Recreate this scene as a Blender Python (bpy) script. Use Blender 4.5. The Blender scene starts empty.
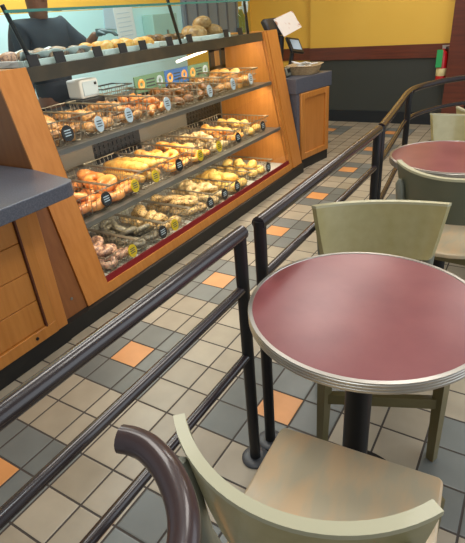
import bpy, bmesh, math, random
from mathutils import Vector, Matrix, Euler
random.seed(7)
T = 0.158                       # one floor tile with its joint, metres; all builder coordinates are in tiles
SC = bpy.context.scene
COL = SC.collection
PI = math.pi

# ------------------------------------------------------------------ camera
yaw, pitch, roll, F = -0.5786, 0.4961, -0.0833, 475.44
cy, sy, cp, sp = math.cos(yaw), math.sin(yaw), math.cos(pitch), math.sin(pitch)
fv = Vector((sy*cp, cy*cp, -sp)); rv = Vector((cy, -sy, 0)); uv = rv.cross(fv)
c_, s_ = math.cos(roll), math.sin(roll)
r2 = c_*rv + s_*uv; u2 = -s_*rv + c_*uv
cam_d = bpy.data.cameras.new('camera'); cam = bpy.data.objects.new('camera', cam_d); COL.objects.link(cam)
M = Matrix((r2, u2, -fv)).transposed().to_4x4()
M.translation = Vector((9.726, -7.6157, 8.9911))*T
cam.matrix_world = M
cam_d.sensor_fit = 'VERTICAL'; cam_d.sensor_height = 24; cam_d.lens = 24*F/543
cam_d.clip_start = 0.02; cam_d.clip_end = 60
SC.camera = cam

# ------------------------------------------------------------------ world, lights, exposure
SC.view_settings.view_transform = 'Standard'; SC.view_settings.look = 'None'
SC.view_settings.gamma = 1; SC.view_settings.exposure = -0.45
try: SC.view_settings.use_curve_mapping = False
except Exception: pass
w = bpy.data.worlds.new('world'); SC.world = w; w.use_nodes = True
bg = w.node_tree.nodes['Background']; bg.inputs[0].default_value = (0.90, 0.95, 1.0, 1); bg.inputs[1].default_value = 0.62

def area(name, loc, size, power, color, target=None, rot=None):
    l = bpy.data.lights.new(name, 'AREA'); l.shape = 'RECTANGLE'; l.size = size[0]*T; l.size_y = size[1]*T
    l.energy = power; l.color = color
    o = bpy.data.objects.new(name, l); COL.objects.link(o); o.location = Vector(loc)*T
    if target is not None:
        d = (Vector(target)-Vector(loc)).normalized()
        if abs(d.z) > 0.5: o.rotation_euler = (0, math.atan2(-d.x, -d.z), 0)
        else: o.rotation_euler = d.to_track_quat('-Z', 'Y').to_euler()
    return o
WARM = (1.0, 0.86, 0.66); NEUT = (1.0, 0.95, 0.88)
area('ceiling_lamp', (0.5, 2, 17.0), (3, 7), 26, NEUT, (0.5, 2, 0))
area('ceiling_lamp', (0.5, 16, 17.0), (3, 7), 26, NEUT, (0.5, 16, 0))
area('ceiling_lamp', (0.5, 27, 17.0), (3, 7), 24, NEUT, (0.5, 27, 0))
area('ceiling_lamp', (9.0, 22, 17.0), (3, 7), 20, NEUT, (9.0, 22, 0))
area('ceiling_lamp', (9.0, 4, 17.0), (3, 7), 26, NEUT, (9.0, 4, 0))
area('ceiling_lamp', (-9.5, 9, 17.0), (3, 9), 60, (0.88, 0.98, 1.0), (-12.0, 10, 5))
area('ceiling_lamp', (8.0, -5, 17.0), (3, 5), 16, (0.9, 0.97, 1.0), (8.0, -5, 0))
area('window_daylight', (19, 6, 8), (16, 10), 30, (0.85, 0.93, 1.0), (6, 6, 3))
# lamps of the display case
CASEY = 9.9
area('case_lamp', (-4.1, CASEY, 7.78), (0.5, 14.5), 14, WARM, (-4.6, CASEY, 5))
area('case_lamp', (-3.5, CASEY, 5.34), (0.3, 14.5), 18, WARM, (-4.3, CASEY, 3))
area('case_lamp', (-3.0, CASEY, 2.9), (0.3, 14.5), 14, WARM, (-3.8, CASEY, 1))

# ------------------------------------------------------------------ materials
def mat(name, col, rough=0.5, metal=0.0, spec=0.5, coat=0.0, noise=None, bump=None, emit=None, estr=0):
    """noise = (colour2, scale, stretch, lo, hi); bump = (scale, strength)"""
    m = bpy.data.materials.new(name); m.use_nodes = True
    nt = m.node_tree; b = nt.nodes['Principled BSDF']
    b.inputs['Base Color'].default_value = (*col, 1); b.inputs['Roughness'].default_value = rough
    b.inputs['Metallic'].default_value = metal; b.inputs['Specular IOR Level'].default_value = spec
    b.inputs['Coat Weight'].default_value = coat; b.inputs['Coat Roughness'].default_value = 0.08
    if noise or bump:
        tc = nt.nodes.new('ShaderNodeTexCoord')
    if noise:
        c2, sc_, st, lo, hi = noise
        mp = nt.nodes.new('ShaderNodeMapping'); mp.inputs['Scale'].default_value = st
        n = nt.nodes.new('ShaderNodeTexNoise'); n.inputs['Scale'].default_value = sc_; n.inputs['Detail'].default_value = 5
        r = nt.nodes.new('ShaderNodeValToRGB'); r.color_ramp.elements[0].position = lo; r.color_ramp.elements[1].position = hi
        r.color_ramp.elements[0].color = (*col, 1); r.color_ramp.elements[1].color = (*c2, 1)
        nt.links.new(tc.outputs['Object'], mp.inputs[0]); nt.links.new(mp.outputs[0], n.inputs['Vector'])
        nt.links.new(n.outputs['Fac'], r.inputs[0]); nt.links.new(r.outputs[0], b.inputs['Base Color'])
    if bump:
        n2 = nt.nodes.new('ShaderNodeTexNoise'); n2.inputs['Scale'].default_value = bump[0]
        bp = nt.nodes.new('ShaderNodeBump'); bp.inputs['Strength'].default_value = bump[1]; bp.inputs['Distance'].default_value = 0.004
        nt.links.new(tc.outputs['Object'], n2.inputs['Vector']); nt.links.new(n2.outputs['Fac'], bp.inputs['Height'])
        nt.links.new(bp.outputs[0], b.inputs['Normal'])
    if emit:
        b.inputs['Emission Color'].default_value = (*emit, 1); b.inputs['Emission Strength'].default_value = estr
    return m
def srgb(r, g, b):
    f = lambda v: (v/255/12.92) if v/255 <= 0.04045 else ((v/255+0.055)/1.055)**2.4
    return (f(r), f(g), f(b))

MAT = {}
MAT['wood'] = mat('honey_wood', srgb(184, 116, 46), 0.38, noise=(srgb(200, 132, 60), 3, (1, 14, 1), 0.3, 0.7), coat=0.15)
MAT['woodv'] = mat('honey_wood_upright', srgb(188, 118, 48), 0.38, noise=(srgb(202, 132, 62), 3, (14, 14, 1), 0.3, 0.7), coat=0.15)
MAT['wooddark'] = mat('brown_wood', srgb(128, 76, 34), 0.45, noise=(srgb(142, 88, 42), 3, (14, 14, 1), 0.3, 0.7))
MAT['mahog'] = mat('mahogany', srgb(106, 48, 28), 0.4, noise=(srgb(84, 38, 24), 4, (1, 12, 12), 0.3, 0.7), coat=0.2)
MAT['groove'] = mat('groove_shadow_wood', srgb(88, 42, 20), 0.6)
MAT['kick'] = mat('black_rubber', srgb(22, 22, 22), 0.5)
MAT['redtrim'] = mat('red_trim', srgb(130, 14, 22), 0.35)
MAT['laminate'] = mat('slate_laminate', srgb(76, 79, 90), 0.38, noise=(srgb(96, 99, 110), 160, (1, 1, 1), 0.4, 0.65))
MAT['rail'] = mat('brown_black_enamel', srgb(46, 38, 40), 0.25, spec=0.5, coat=0.25)
MAT['greyflange'] = mat('dark_grey_flange', srgb(66, 68, 72), 0.4)
MAT['railfg'] = mat('brown_enamel', srgb(62, 47, 48), 0.3, spec=0.4, coat=0.35)
MAT['blackmetal'] = mat('black_metal', srgb(26, 26, 28), 0.4, spec=0.4)
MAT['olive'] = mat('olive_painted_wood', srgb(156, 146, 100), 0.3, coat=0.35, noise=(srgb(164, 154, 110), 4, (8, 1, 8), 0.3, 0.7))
MAT['olivedark'] = mat('olive_worn_wood', srgb(116, 106, 70), 0.38, coat=0.2)
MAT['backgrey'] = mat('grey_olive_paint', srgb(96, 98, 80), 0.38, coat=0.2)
MAT['edge'] = mat('pale_edge', srgb(178, 174, 144), 0.4, coat=0.15)
MAT['seatworn'] = mat('worn_seat_veneer', srgb(188, 174, 146), 0.42, coat=0.12, noise=(srgb(208, 178, 140), 9, (1.8, .7, 1), 0.40, 0.62))
MAT['greypost'] = mat('grey_steel', srgb(122, 124, 112), 0.4, metal=0.3)
MAT['tabletop'] = mat('maroon_laminate', srgb(122, 64, 68), 0.3, spec=0.5, noise=(srgb(136, 76, 78), 7, (1, 1, 1), 0.35, 0.68))
MAT['alu'] = mat('brushed_aluminium', srgb(186, 182, 176), 0.32, metal=0.85)
MAT['yellow'] = mat('yellow_paint', srgb(228, 184, 76), 0.6, noise=(srgb(222, 176, 68), 1.5, (1, 1, 1), 0.3, 0.7))
MAT['wains'] = mat('charcoal_green_panel', srgb(52, 55, 51), 0.6)
MAT['basebl'] = mat('black_vinyl_base', srgb(22, 27, 33), 0.45)
MAT['ceil'] = mat('white_ceiling', srgb(225, 222, 212), 0.9)
MAT['cyanwall'] = mat('pale_aqua_tile', srgb(196, 234, 234), 0.35)
MAT['deck'] = mat('grey_white_liner', srgb(196, 196, 186), 0.35)
MAT['steel'] = mat('steel_nosing', srgb(140, 142, 140), 0.28, metal=0.7)
MAT['shelf'] = mat('grey_shelf', srgb(120, 116, 106), 0.35, metal=0.3)
MAT['darkframe'] = mat('dark_frame', srgb(40, 40, 38), 0.4)
MAT['fascia'] = mat('dark_bronze', srgb(62, 58, 48), 0.35, metal=0.3, noise=(srgb(84, 74, 56), 6, (1, 1, 1), 0.4, 0.7))
MAT['wire'] = mat('chrome_wire', srgb(168, 158, 138), 0.4, metal=0.8)
MAT['darkwire'] = mat('dark_wire', srgb(60, 56, 50), 0.35, metal=0.6)
MAT['white'] = mat('white_paper', srgb(226, 228, 226), 0.6)
MAT['tagw'] = mat('pale_blue_tag', srgb(186, 204, 214), 0.5)
MAT['tagy'] = mat('yellow_tag', srgb(220, 190, 24), 0.5)
MAT['tagk'] = mat('black_tag', srgb(30, 32, 34), 0.4)
MAT['ink'] = mat('dark_ink', srgb(60, 70, 76), 0.6)
MAT['greensign'] = mat('sage_sign', srgb(108, 146, 118), 0.5)
MAT['bluesign'] = mat('blue_sign', srgb(70, 124, 196), 0.5)
MAT['orangepatch'] = mat('orange_patch', srgb(226, 130, 44), 0.5)
MAT['red'] = mat('red_enamel', srgb(186, 24, 28), 0.3, coat=0.5)
MAT['green'] = mat('green_tag', srgb(40, 160, 90), 0.5)
MAT['cream'] = mat('cream_label', srgb(220, 205, 150), 0.5)
MAT['grout'] = mat('grout', srgb(60, 54, 50), 0.8)
MAT['wicker'] = mat('wicker', srgb(206, 182, 142), 0.7, noise=(srgb(150, 120, 84), 90, (1, 1, 4), 0.4, 0.6), bump=(120, 0.6))
MAT['shutter'] = mat('grey_shutter', srgb(128, 138, 150), 0.5)
MAT['slat'] = mat('shutter_gap', srgb(86, 94, 106), 0.6)
MAT['cloth'] = mat('dark_shirt', srgb(34, 42, 52), 0.8, noise=(srgb(48, 58, 68), 9, (1, 1, 1), 0.3, 0.7), bump=(14, 0.5))
MAT['trouser'] = mat('black_trouser', srgb(24, 24, 28), 0.85)
MAT['skin'] = mat('skin', srgb(122, 84, 62), 0.55)
MAT['hair'] = mat('black_hair', srgb(22, 18, 16), 0.7)
MAT['glove'] = mat('teal_grey_glove', srgb(84, 104, 108), 0.5)
MAT['screen'] = mat('display_screen', srgb(150, 172, 190), 0.2, emit=srgb(150, 172, 190), estr=0.35)
MAT['tube'] = mat('lamp_tube', (1, 1, 1), 0.4, emit=(1.0, 0.88, 0.66), estr=3.0)
MAT['photo'] = mat('food_print', srgb(222, 214, 208), 0.4, noise=(srgb(176, 130, 104), 11, (1, 1, 1), 0.58, 0.64))

def glass(name, tint, gl=1.0):
    m = bpy.data.materials.new(name); m.use_nodes = True; nt = m.node_tree; nt.nodes.clear()
    o = nt.nodes.new('ShaderNodeOutputMaterial'); mx = nt.nodes.new('ShaderNodeMixShader')
    t = nt.nodes.new('ShaderNodeBsdfTransparent'); g = nt.nodes.new('ShaderNodeBsdfGlossy')
    t.inputs[0].default_value = (*tint, 1); g.inputs[0].default_value = (1, 1, 1, 1); g.inputs['Roughness'].default_value = 0.02
    f = nt.nodes.new('ShaderNodeFresnel'); f.inputs[0].default_value = 1.35
    ge = nt.nodes.new('ShaderNodeNewGeometry'); iv = nt.nodes.new('ShaderNodeMath'); iv.operation = 'SUBTRACT'; iv.inputs[0].default_value = 1.0
    ml = nt.nodes.new('ShaderNodeMath'); ml.operation = 'MULTIPLY'
    nt.links.new(ge.outputs['Backfacing'], iv.inputs[1]); nt.links.new(iv.outputs[0], ml.inputs[0]); nt.links.new(f.outputs[0], ml.inputs[1])
    nt.links.new(ml.outputs[0], mx.inputs[0]); nt.links.new(t.outputs[0], mx.inputs[1]); nt.links.new(g.outputs[0], mx.inputs[2])
    nt.links.new(mx.outputs[0], o.inputs[0]); return m
MAT['glass'] = glass('clear_glass', (0.985, 0.995, 0.99))
MAT['tealglass'] = glass('teal_glass_edge', (0.55, 0.86, 0.80))
MAT['hazyglass'] = glass('pale_green_glass', (0.90, 0.96, 0.95))
MAT['blueglass'] = glass('blue_bottle_plastic', (0.55, 0.78, 0.88))

def pastry(name, c1, c2, sc_=60, lo=0.45, hi=0.6, rough=0.45, bump=0.4):
    return mat(name, srgb(*c1), rough, noise=(srgb(*c2), sc_, (1, 1, 1), lo, hi), bump=(70, bump))
PM = {
 'plain': pastry('golden_crust', (222, 166, 92), (196, 128, 62), 24),
 'egg': pastry('glossy_orange_crust', (224, 152, 84), (196, 112, 52), 18, rough=0.3),
 'cheddar': pastry('orange_cheese_crust', (238, 160, 66), (244, 190, 110), 30),
 'brown': pastry('brown_crust', (136, 90, 46), (92, 58, 30), 40),
 'granola': pastry('mixed_brown_crust', (150, 100, 46), (196, 150, 88), 70),
 'seeded': pastry('seeded_crust', (206, 170, 112), (92, 76, 54), 110, 0.5, 0.6),
 'dark': pastry('dark_seeded_crust', (84, 80, 70), (140, 130, 104), 90, 0.48, 0.62),
 'yellow': pastry('yellow_crust', (240, 204, 116), (226, 176, 84), 26),
 'pale': pastry('pale_crust', (228, 202, 150), (198, 164, 112), 50),
 'berry': pastry('pinkish_berry_crust', (190, 150, 122), (120, 92, 84), 60),
 'loaf': pastry('yellow_brown_loaf', (222, 176, 92), (202, 146, 66), 40),
 'rust': pastry('dark_roll_crust', (184, 140, 94), (150, 106, 64), 30),
}

# floor material: 3x3 grey blocks with an orange centre every fifth tile, the rest tan
def floor_mat():
    m = bpy.data.materials.new('quarry_tile_floor'); m.use_nodes = True; nt = m.node_tree; b = nt.nodes['Principled BSDF']
    N = nt.nodes.new; L = nt.links.new
    tc = N('ShaderNodeTexCoord'); sx = N('ShaderNodeSeparateXYZ'); L(tc.outputs['Object'], sx.inputs[0])
    def math_(op, a, bb=None, c=None):
        n = N('ShaderNodeMath'); n.operation = op
        for i, v in enumerate((a, bb, c)):
            if v is None: continue
            if isinstance(v, (int, float)): n.inputs[i].default_value = v
            else: L(v, n.inputs[i])
        return n.outputs[0]
    idx = []; fr = []
    for k in (0, 1):
        s = math_('DIVIDE', sx.outputs[k], T)
        i = math_('FLOOR', s); f = math_('SUBTRACT', s, i)
        d = math_('MINIMUM', f, math_('SUBTRACT', 1.0, f)); fr.append(d)
        md = math_('FLOORED_MODULO', math_('ADD', i, 0.5), 5.0)
        dist = math_('MINIMUM', math_('ABSOLUTE', math_('SUBTRACT', md, 0.5)), math_('ABSOLUTE', math_('SUBTRACT', md, 5.5)))
        idx.append((i, dist))
    mx = math_('MAXIMUM', idx[0][1], idx[1][1])
    isor = math_('LESS_THAN', mx, 0.25); isgr = math_('LESS_THAN', mx, 1.25)
    edge = math_('MINIMUM', fr[0], fr[1])
    isgrout = math_('LESS_THAN', edge, 0.024)
    cb = N('ShaderNodeCombineXYZ'); L(idx[0][0], cb.inputs[0]); L(idx[1][0], cb.inputs[1])
    wn = N('ShaderNodeTexWhiteNoise'); wn.noise_dimensions = '3D'; L(cb.outputs[0], wn.inputs['Vector'])
    def mixc(f, a, bb):
        n = N('ShaderNodeMix'); n.data_type = 'RGBA'; L(f, n.inputs['Factor'])
        for i, v in ((6, a), (7, bb)):
            if isinstance(v, tuple): n.inputs[i].default_value = (*v, 1)
            else: L(v, n.inputs[i])
        return n.outputs[2]
    tan = mixc(wn.outputs['Value'], srgb(156, 144, 124), srgb(174, 162, 142))
    grey = mixc(wn.outputs['Value'], srgb(104, 107, 103), srgb(120, 124, 121))
    orr = mixc(wn.outputs['Value'], srgb(212, 146, 88), srgb(220, 156, 98))
    c = mixc(isgr, tan, grey); c = mixc(isor, c, orr)
    nz = N('ShaderNodeTexNoise'); nz.inputs['Scale'].default_value = 9; nz.inputs['Detail'].default_value = 6; L(tc.outputs['Object'], nz.inputs['Vector'])
    mr = N('ShaderNodeMapRange'); mr.inputs['From Min'].default_value = 0.3; mr.inputs['From Max'].default_value = 0.7
    mr.inputs['To Min'].default_value = 0.9; mr.inputs['To Max'].default_value = 1.05; L(nz.outputs['Fac'], mr.inputs['Value'])
    hv = N('ShaderNodeHueSaturation'); L(c, hv.inputs['Color']); L(mr.outputs[0], hv.inputs['Value'])
    c = mixc(isgrout, hv.outputs[0], srgb(66, 58, 52))
    L(c, b.inputs['Base Color'])
    b.inputs['Roughness'].default_value = 0.42
    rr = math_('MULTIPLY_ADD', isgrout, 0.4, 0.38); L(rr, b.inputs['Roughness'])
    bp = N('ShaderNodeBump'); bp.inputs['Strength'].default_value = 0.5; bp.inputs['Distance'].default_value = 0.003
    h = math_('MINIMUM', math_('MULTIPLY', edge, 20.0), 1.0); L(h, bp.inputs['Height']); L(bp.outputs[0], b.inputs['Normal'])
    return m
MAT['floor'] = floor_mat()

# ------------------------------------------------------------------ mesh helpers (tile units)
def obj(name, bm, m, parent=None, loc=None, smooth=True, bevel=0.0):
    for v in bm.verts: v.co *= T
    bmesh.ops.recalc_face_normals(bm, faces=bm.faces)
    me = bpy.data.meshes.new(name); bm.to_mesh(me); bm.free()
    me.materials.append(MAT[m] if isinstance(m, str) else m)
    o = bpy.data.objects.new(name, me); COL.objects.link(o)
    if smooth:
        me.shade_smooth(); me.set_sharp_from_angle(angle=math.radians(38))
    if bevel:
        md = o.modifiers.new('bevel', 'BEVEL'); md.width = bevel*T; md.segments = 2; md.limit_method = 'ANGLE'
    if parent is not None: o.parent = parent
    if loc: o.location = Vector(loc)*T
    return o
def thing(name, label, cat, loc=(0, 0, 0), rotz=0, group=None):
    o = bpy.data.objects.new(name, None); COL.objects.link(o); o.empty_display_size = 0.05
    o.location = Vector(loc)*T; o.rotation_euler = (0, 0, rotz); o['label'] = label; o['category'] = cat
    if group: o['group'] = group
    return o
def tag(o, label, cat, group=None):
    o['label'] = label; o['category'] = cat
    if group: o['group'] = group
    return o
def struct(name, bm, m, bevel=0, smooth=False):
    o = obj(name, bm, m, smooth=smooth, bevel=bevel); o['kind'] = 'structure'; return o
def B(): return bmesh.new()
def box(bm, x0, x1, y0, y1, z0, z1, mtx=None):
    co = [(x, y, z) for z in (z0, z1) for y in (y0, y1) for x in (x0, x1)]
    v = [bm.verts.new(c) for c in co]
    if mtx:
        for q in v: q.co = mtx @ q.co
    for f in ((0, 2, 3, 1), (4, 5, 7, 6), (0, 1, 5, 4), (2, 6, 7, 3), (0, 4, 6, 2), (1, 3, 7, 5)): bm.faces.new([v[i] for i in f])
    return bm
def prism_y(bm, poly, y0, y1):        # poly in XZ
    a = [bm.verts.new((x, y0, z)) for x, z in poly]; b = [bm.verts.new((x, y1, z)) for x, z in poly]
    bm.faces.new(a); bm.faces.new(b[::-1]); n = len(poly)
    for i in range(n): bm.faces.new((a[i], b[i], b[(i+1) % n], a[(i+1) % n]))
    return bm
def prism_z(bm, poly, z0, z1):
    a = [bm.verts.new((x, y, z0)) for x, y in poly]; b = [bm.verts.new((x, y, z1)) for x, y in poly]
    bm.faces.new(a); bm.faces.new(b[::-1]); n = len(poly)
    for i in range(n): bm.faces.new((a[i], b[i], b[(i+1) % n], a[(i+1) % n]))
    return bm
def tube(bm, pts, r, n=10, closed=False, round_ends=False):
    pts = [Vector(p) for p in pts]; rings = []; N = len(pts); prev = None
    rs = r if isinstance(r, (list, tuple)) else [r]*N
    for i, p in enumerate(pts):
        if closed: t = (pts[(i+1) % N]-pts[i-1])
        elif i == 0: t = pts[1]-pts[0]
        elif i == N-1: t = pts[-1]-pts[-2]
        else: t = (pts[i+1]-p).normalized()+(p-pts[i-1]).normalized()
        t.normalize()
        if prev is None:
            a = Vector((0, 0, 1)) if abs(t.z) < 0.9 else Vector((1, 0, 0))
            u = t.cross(a).normalized()
        else:
            u = (prev-t*prev.dot(t)).normalized()
        prev = u; v = t.cross(u)
        k = 1.0
        if not closed and 0 < i < N-1:
            ca = (pts[i+1]-p).normalized().dot((p-pts[i-1]).normalized()); k = 1/max(0.6, math.sqrt((1+ca)/2))
        rings.append([bm.verts.new(p+rs[i]*k*(math.cos(2*PI*j/n)*u+math.sin(2*PI*j/n)*v)) for j in range(n)])
    m = N if closed else N-1
    for i in range(m):
        a, b = rings[i], rings[(i+1) % N]
        for j in range(n): bm.faces.new((a[j], a[(j+1) % n], b[(j+1) % n], b[j]))
    if not closed:
        bm.faces.new(rings[0]); bm.faces.new(rings[-1][::-1])
    return bm
def lathe(bm, prof, n=32, c=(0, 0, 0)):
    rings = []
    for r, z in prof:
        if r <= 1e-6: rings.append([bm.verts.new((c[0], c[1], c[2]+z))])
        else: rings.append([bm.verts.new((c[0]+r*math.cos(2*PI*j/n), c[1]+r*math.sin(2*PI*j/n), c[2]+z)) for j in range(n)])
    for a, b in zip(rings, rings[1:]):
        for j in range(n):
            k = (j+1) % n
            if len(a) == 1 and len(b) == 1: break
            if len(a) == 1: bm.faces.new((a[0], b[j], b[k]))
            elif len(b) == 1: bm.faces.new((a[j], b[0], a[k]))
            else: bm.faces.new((a[j], b[j], b[k], a[k]))
    return bm
def smooth_path(pts, n=6):
    P = [Vector(p) for p in pts]; out = []
    for i in range(len(P)-1):
        p0 = P[max(i-1, 0)]; p1 = P[i]; p2 = P[i+1]; p3 = P[min(i+2, len(P)-1)]
        for k in range(n):
            t = k/n
            out.append(0.5*((2*p1)+(p2-p0)*t+(2*p0-5*p1+4*p2-p3)*t*t+(-p0+3*p1-3*p2+p3)*t**3))
    out.append(P[-1]); return out

# ------------------------------------------------------------------ setting
struct('floor', box(B(), -15, 22, -14, 36, -0.4, 0), 'floor')
struct('ceiling', box(B(), -15, 22, -14, 36, 17.6, 18), 'ceil')
FY = 33.8
struct('wall_far_lower', box(B(), -7.6, 22, FY, FY+0.6, 0, 5.0), 'wains')
struct('wall_far_upper', box(B(), -7.6, 22, FY, FY+0.6, 5.0, 17.6), 'yellow')
struct('wall_far_recess', box(B(), -13.5, -7.6, FY+0.45, FY+1.0, 0, 17.6), 'yellow')
struct('trim_1', box(B(), -7.6, 22, FY-0.15, FY, 4.95, 5.9), 'mahog')
struct('trim_2', box(B(), -13.4, -7.65, FY+0.3, FY+0.45, 4.95, 5.9), 'mahog')
struct('baseboard_far', box(B(), -7.6, 22, FY-0.08, FY, 0, 0.95), 'basebl')
struct('wall_back_lower', box(B(), -14, -13.4, -6, 24.0, 0, 9.75), 'cyanwall')
struct('wall_back_upper', box(B(), -14, -13.4, -6, 24.0, 9.75, 17.6), 'yellow')
struct('wall_back_end', box(B(), -14, -13.4, 24.0, 35, 0, 17.6), 'yellow')
# mahogany pillar in front of the far wall
struct('trim_3', box(B(), 3.55, 5.1, FY-1.0, FY-0.15, 0, 17.6), 'mahog')

# shutter window on the back wall
sh = thing('roller_shutter', 'grey slatted shutter closing the hatch high behind the rolls', 'shutter', (-13.33, 27.8, 7.4))
obj('shutter_panel', box(B(), -0.05, 0.12, -3.9, 3.9, 0.0, 2.7), 'shutter', sh)
bm = B()
for k in range(6): box(bm, 0.12, 0.22, -3.6+k*1.4, -3.48+k*1.4, 0.0, 2.6)
obj('slat', bm, 'slat', sh)
pp = thing('wall_paper_sheet', 'white handwritten paper sheets taped to aqua wall behind the case', 'paper', (-13.38, 17.2, 7.9))
obj('front_sheet', box(B(), 0, 0.06, -0.2, 1.5, -0.1, 1.9, Matrix.Rotation(0.05, 4, 'X')), 'white', pp)
obj('rear_sheet', box(B(), 0, 0.04, -1.3, -0.15, 0.7, 1.9, Matrix.Rotation(-0.12, 4, 'X')), 'tagw', pp)
bm = B()
for k in range(6): box(bm, 0.061, 0.07, 0.0, 1.2, 0.3+k*0.25, 0.34+k*0.25, Matrix.Rotation(0.05, 4, 'X'))
obj('writing', bm, 'tagw', pp)
# a grey cupboard hung on the aqua wall
cb = thing('wall_cupboard', 'pale green hanging cupboard on the aqua wall behind the tray', 'cupboard', (-13.38, 20.9, 7.75))
obj('cabinet_body', box(B(), 0, 0.9, -1.4, 1.2, 0, 1.55), mat('pale_green_metal', srgb(160, 196, 186), 0.4), cb, bevel=0.03)
obj('handle', box(B(), 0.9, 1.0, -0.1, 0.0, 0.2, 0.6), 'steel', cb)

# fire extinguisher
fe = thing('fire_extinguisher', 'red fire extinguisher with green tag hanging beside the mahogany pillar', 'fire extinguisher', (3.13, FY-0.55, 3.4))
obj('cylinder', lathe(B(), [(0, 0), (0.3, 0), (0.36, 0.06), (0.36, 1.7), (0.28, 1.95), (0.12, 2.05), (0.12, 2.2), (0, 2.2)], 24), 'red', fe)
bm = B(); box(bm, -0.1, 0.14, -0.1, 0.1, 2.18, 2.36); box(bm, -0.12, 0.5, -0.06, 0.06, 2.34, 2.42); box(bm, 0.0, 0.48, -0.05, 0.05, 2.2, 2.26, Matrix.Rotation(0.1, 4, 'Y'))
obj('valve_handle', bm, 'alu', fe)
obj('green_tag', box(B(), -0.38, 0.04, -0.42, -0.39, 0.95, 2.15), 'green', fe)
obj('label_band', lathe(B(), [(0.365, 0.35), (0.372, 0.36), (0.372, 0.85), (0.365, 0.86)], 24), 'cream', fe)
obj('hose', tube(B(), smooth_path([(0.15, 0, 2.25), (0.4, -0.05, 2.1), (0.45, -0.1, 1.5), (0.4, -0.12, 0.9)]), 0.05, 8), 'blackmetal', fe)
obj('wall_bracket', box(B(), -0.15, 0.15, 0.3, 0.47, 0.8, 1.6), 'blackmetal', fe)

# ------------------------------------------------------------------ railings
RZ = 5.62
P3 = [(5.82, 7.25, RZ), (5.62, 9.2, RZ), (5.35, 11.6, RZ), (5.16, 13.4, RZ), (5.2, 14.7, RZ), (5.55, 15.9, RZ), (6.05, 17.0, RZ), (6.9, 18.05, RZ), (8.2, 18.9, RZ), (10, 19.3, RZ), (13, 19.4, RZ)]
def flange(bm, x, y): lathe(bm, [(0, 0), (0.31, 0), (0.31, 0.05), (0.27, 0.08), (0.14, 0.09), (0, 0.09)], 24, (x, y, 0))
def railing(label, top, posts, mids, r=0.13, m='rail', pr=0.12, height=RZ):
    t = thing('railing', label, 'railing', (posts[0][0], posts[0][1], 0))
    off = Vector((posts[0][0], posts[0][1], 0))
    obj('top_rail', tube(B(), [Vector(p)-off for p in top], r, 16), m, t)
    for md in mids: obj('lower_rail', tube(B(), [Vector(p)-off for p in md], r*0.7, 12), m, t)
    for x, y in posts:
        obj('post', tube(B(), [Vector((x, y, 0.0))-off, Vector((x, y, height+0.04))-off], pr, 14), 'blackmetal', t)
        bm = B(); flange(bm, x-off.x, y-off.y); obj('floor_flange', bm, 'greyflange', t)
    return t
railing('nearest dark metal railing with three pipes beside the aisle', [(5.74, -1.1, RZ+0.0), (5.74, -9.5, RZ+0.05)], [(5.74, -1.2), (5.74, -9.3)],
        [[(5.74, -1.2, 4.53), (5.74, -9.3, 4.53)], [(5.74, -1.2, 2.98), (5.74, -9.3, 2.98)]])
railing('straight dark railing between the display case and the near maroon table', [(5.82, -0.66, RZ), (5.82, 7.0, RZ)], [(5.82, -0.6), (5.82, 6.9)],
        [[(5.82, -0.6, 4.5), (5.82, 6.9, 4.5)], [(5.82, -0.6, 2.98), (5.82, 6.9, 2.98)]])
sp3 = smooth_path(P3)
def dz(L, z): return [Vector((p[0], p[1], z)) for p in L]
railing('far dark railing that bends right behind the second table', sp3, [(5.82, 7.3), (5.18, 13.7), (8.2, 18.9), (12.9, 19.4)],
        [dz(sp3, 4.5), dz(sp3, 2.98)])
fg = smooth_path([(7.25, -5.76, 5.9), (7.38, -5.73, 5.9), (7.56, -5.74, 5.9), (7.84, -5.85, 5.9), (8.12, -6.06, 5.88), (8.30, -6.35, 5.85), (8.42, -6.8, 5.8), (8.46, -7.6, 5.75), (8.46, -8.8, 5.7)])
railing('shiny brown handrail with a closed curved end in front of the near chair', fg, [(8.46, -8.7)], [], r=0.12, m='railfg', height=5.62)

# ------------------------------------------------------------------ tables
def table(x, y, r, label):
    t = thing('cafe_table', label, 'table', (x, y, 0))
    z = 4.68
    e0 = 0.17
    obj('tabletop', lathe(B(), [(0, z-0.16), (r-0.04, z-0.16), (r-0.04, z), (0, z)], 96), 'tabletop', t)
    prof = [(r-0.05, z-e0), (r, z-e0)]
    for k in range(3):
        a = z-e0+0.01+k*0.05; prof += [(r+0.01, a+0.01), (r+0.01, a+0.038), (r, a+0.045)]
    prof += [(r, z+0.008), (r-0.06, z+0.012), (r-0.07, z-0.01)]
    obj('metal_edge_band', lathe(B(), prof, 96), 'alu', t)
    obj('pedestal', lathe(B(), [(0, 0.2), (0.24, 0.2), (0.24, z-0.35), (0, z-0.35)], 24), 'blackmetal', t)
    bm = B()
    for a in (0, PI/2): box(bm, -1.1, 1.1, -0.1, 0.1, z-0.35, z-0.17, Matrix.Rotation(a, 4, 'Z'))
    obj('top_bracket', bm, 'blackmetal', t)
    obj('base', lathe(B(), [(0, 0), (1.15, 0), (1.15, 0.08), (0.5, 0.2), (0.28, 0.32), (0, 0.32)], 40), 'blackmetal', t)
    return t
table(7.95, -1.05, 1.90, 'near round maroon cafe table with metal edge and black pedestal')
table(7.83, 8.14, 1.85, 'far round maroon cafe table beside the bending railing')

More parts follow.
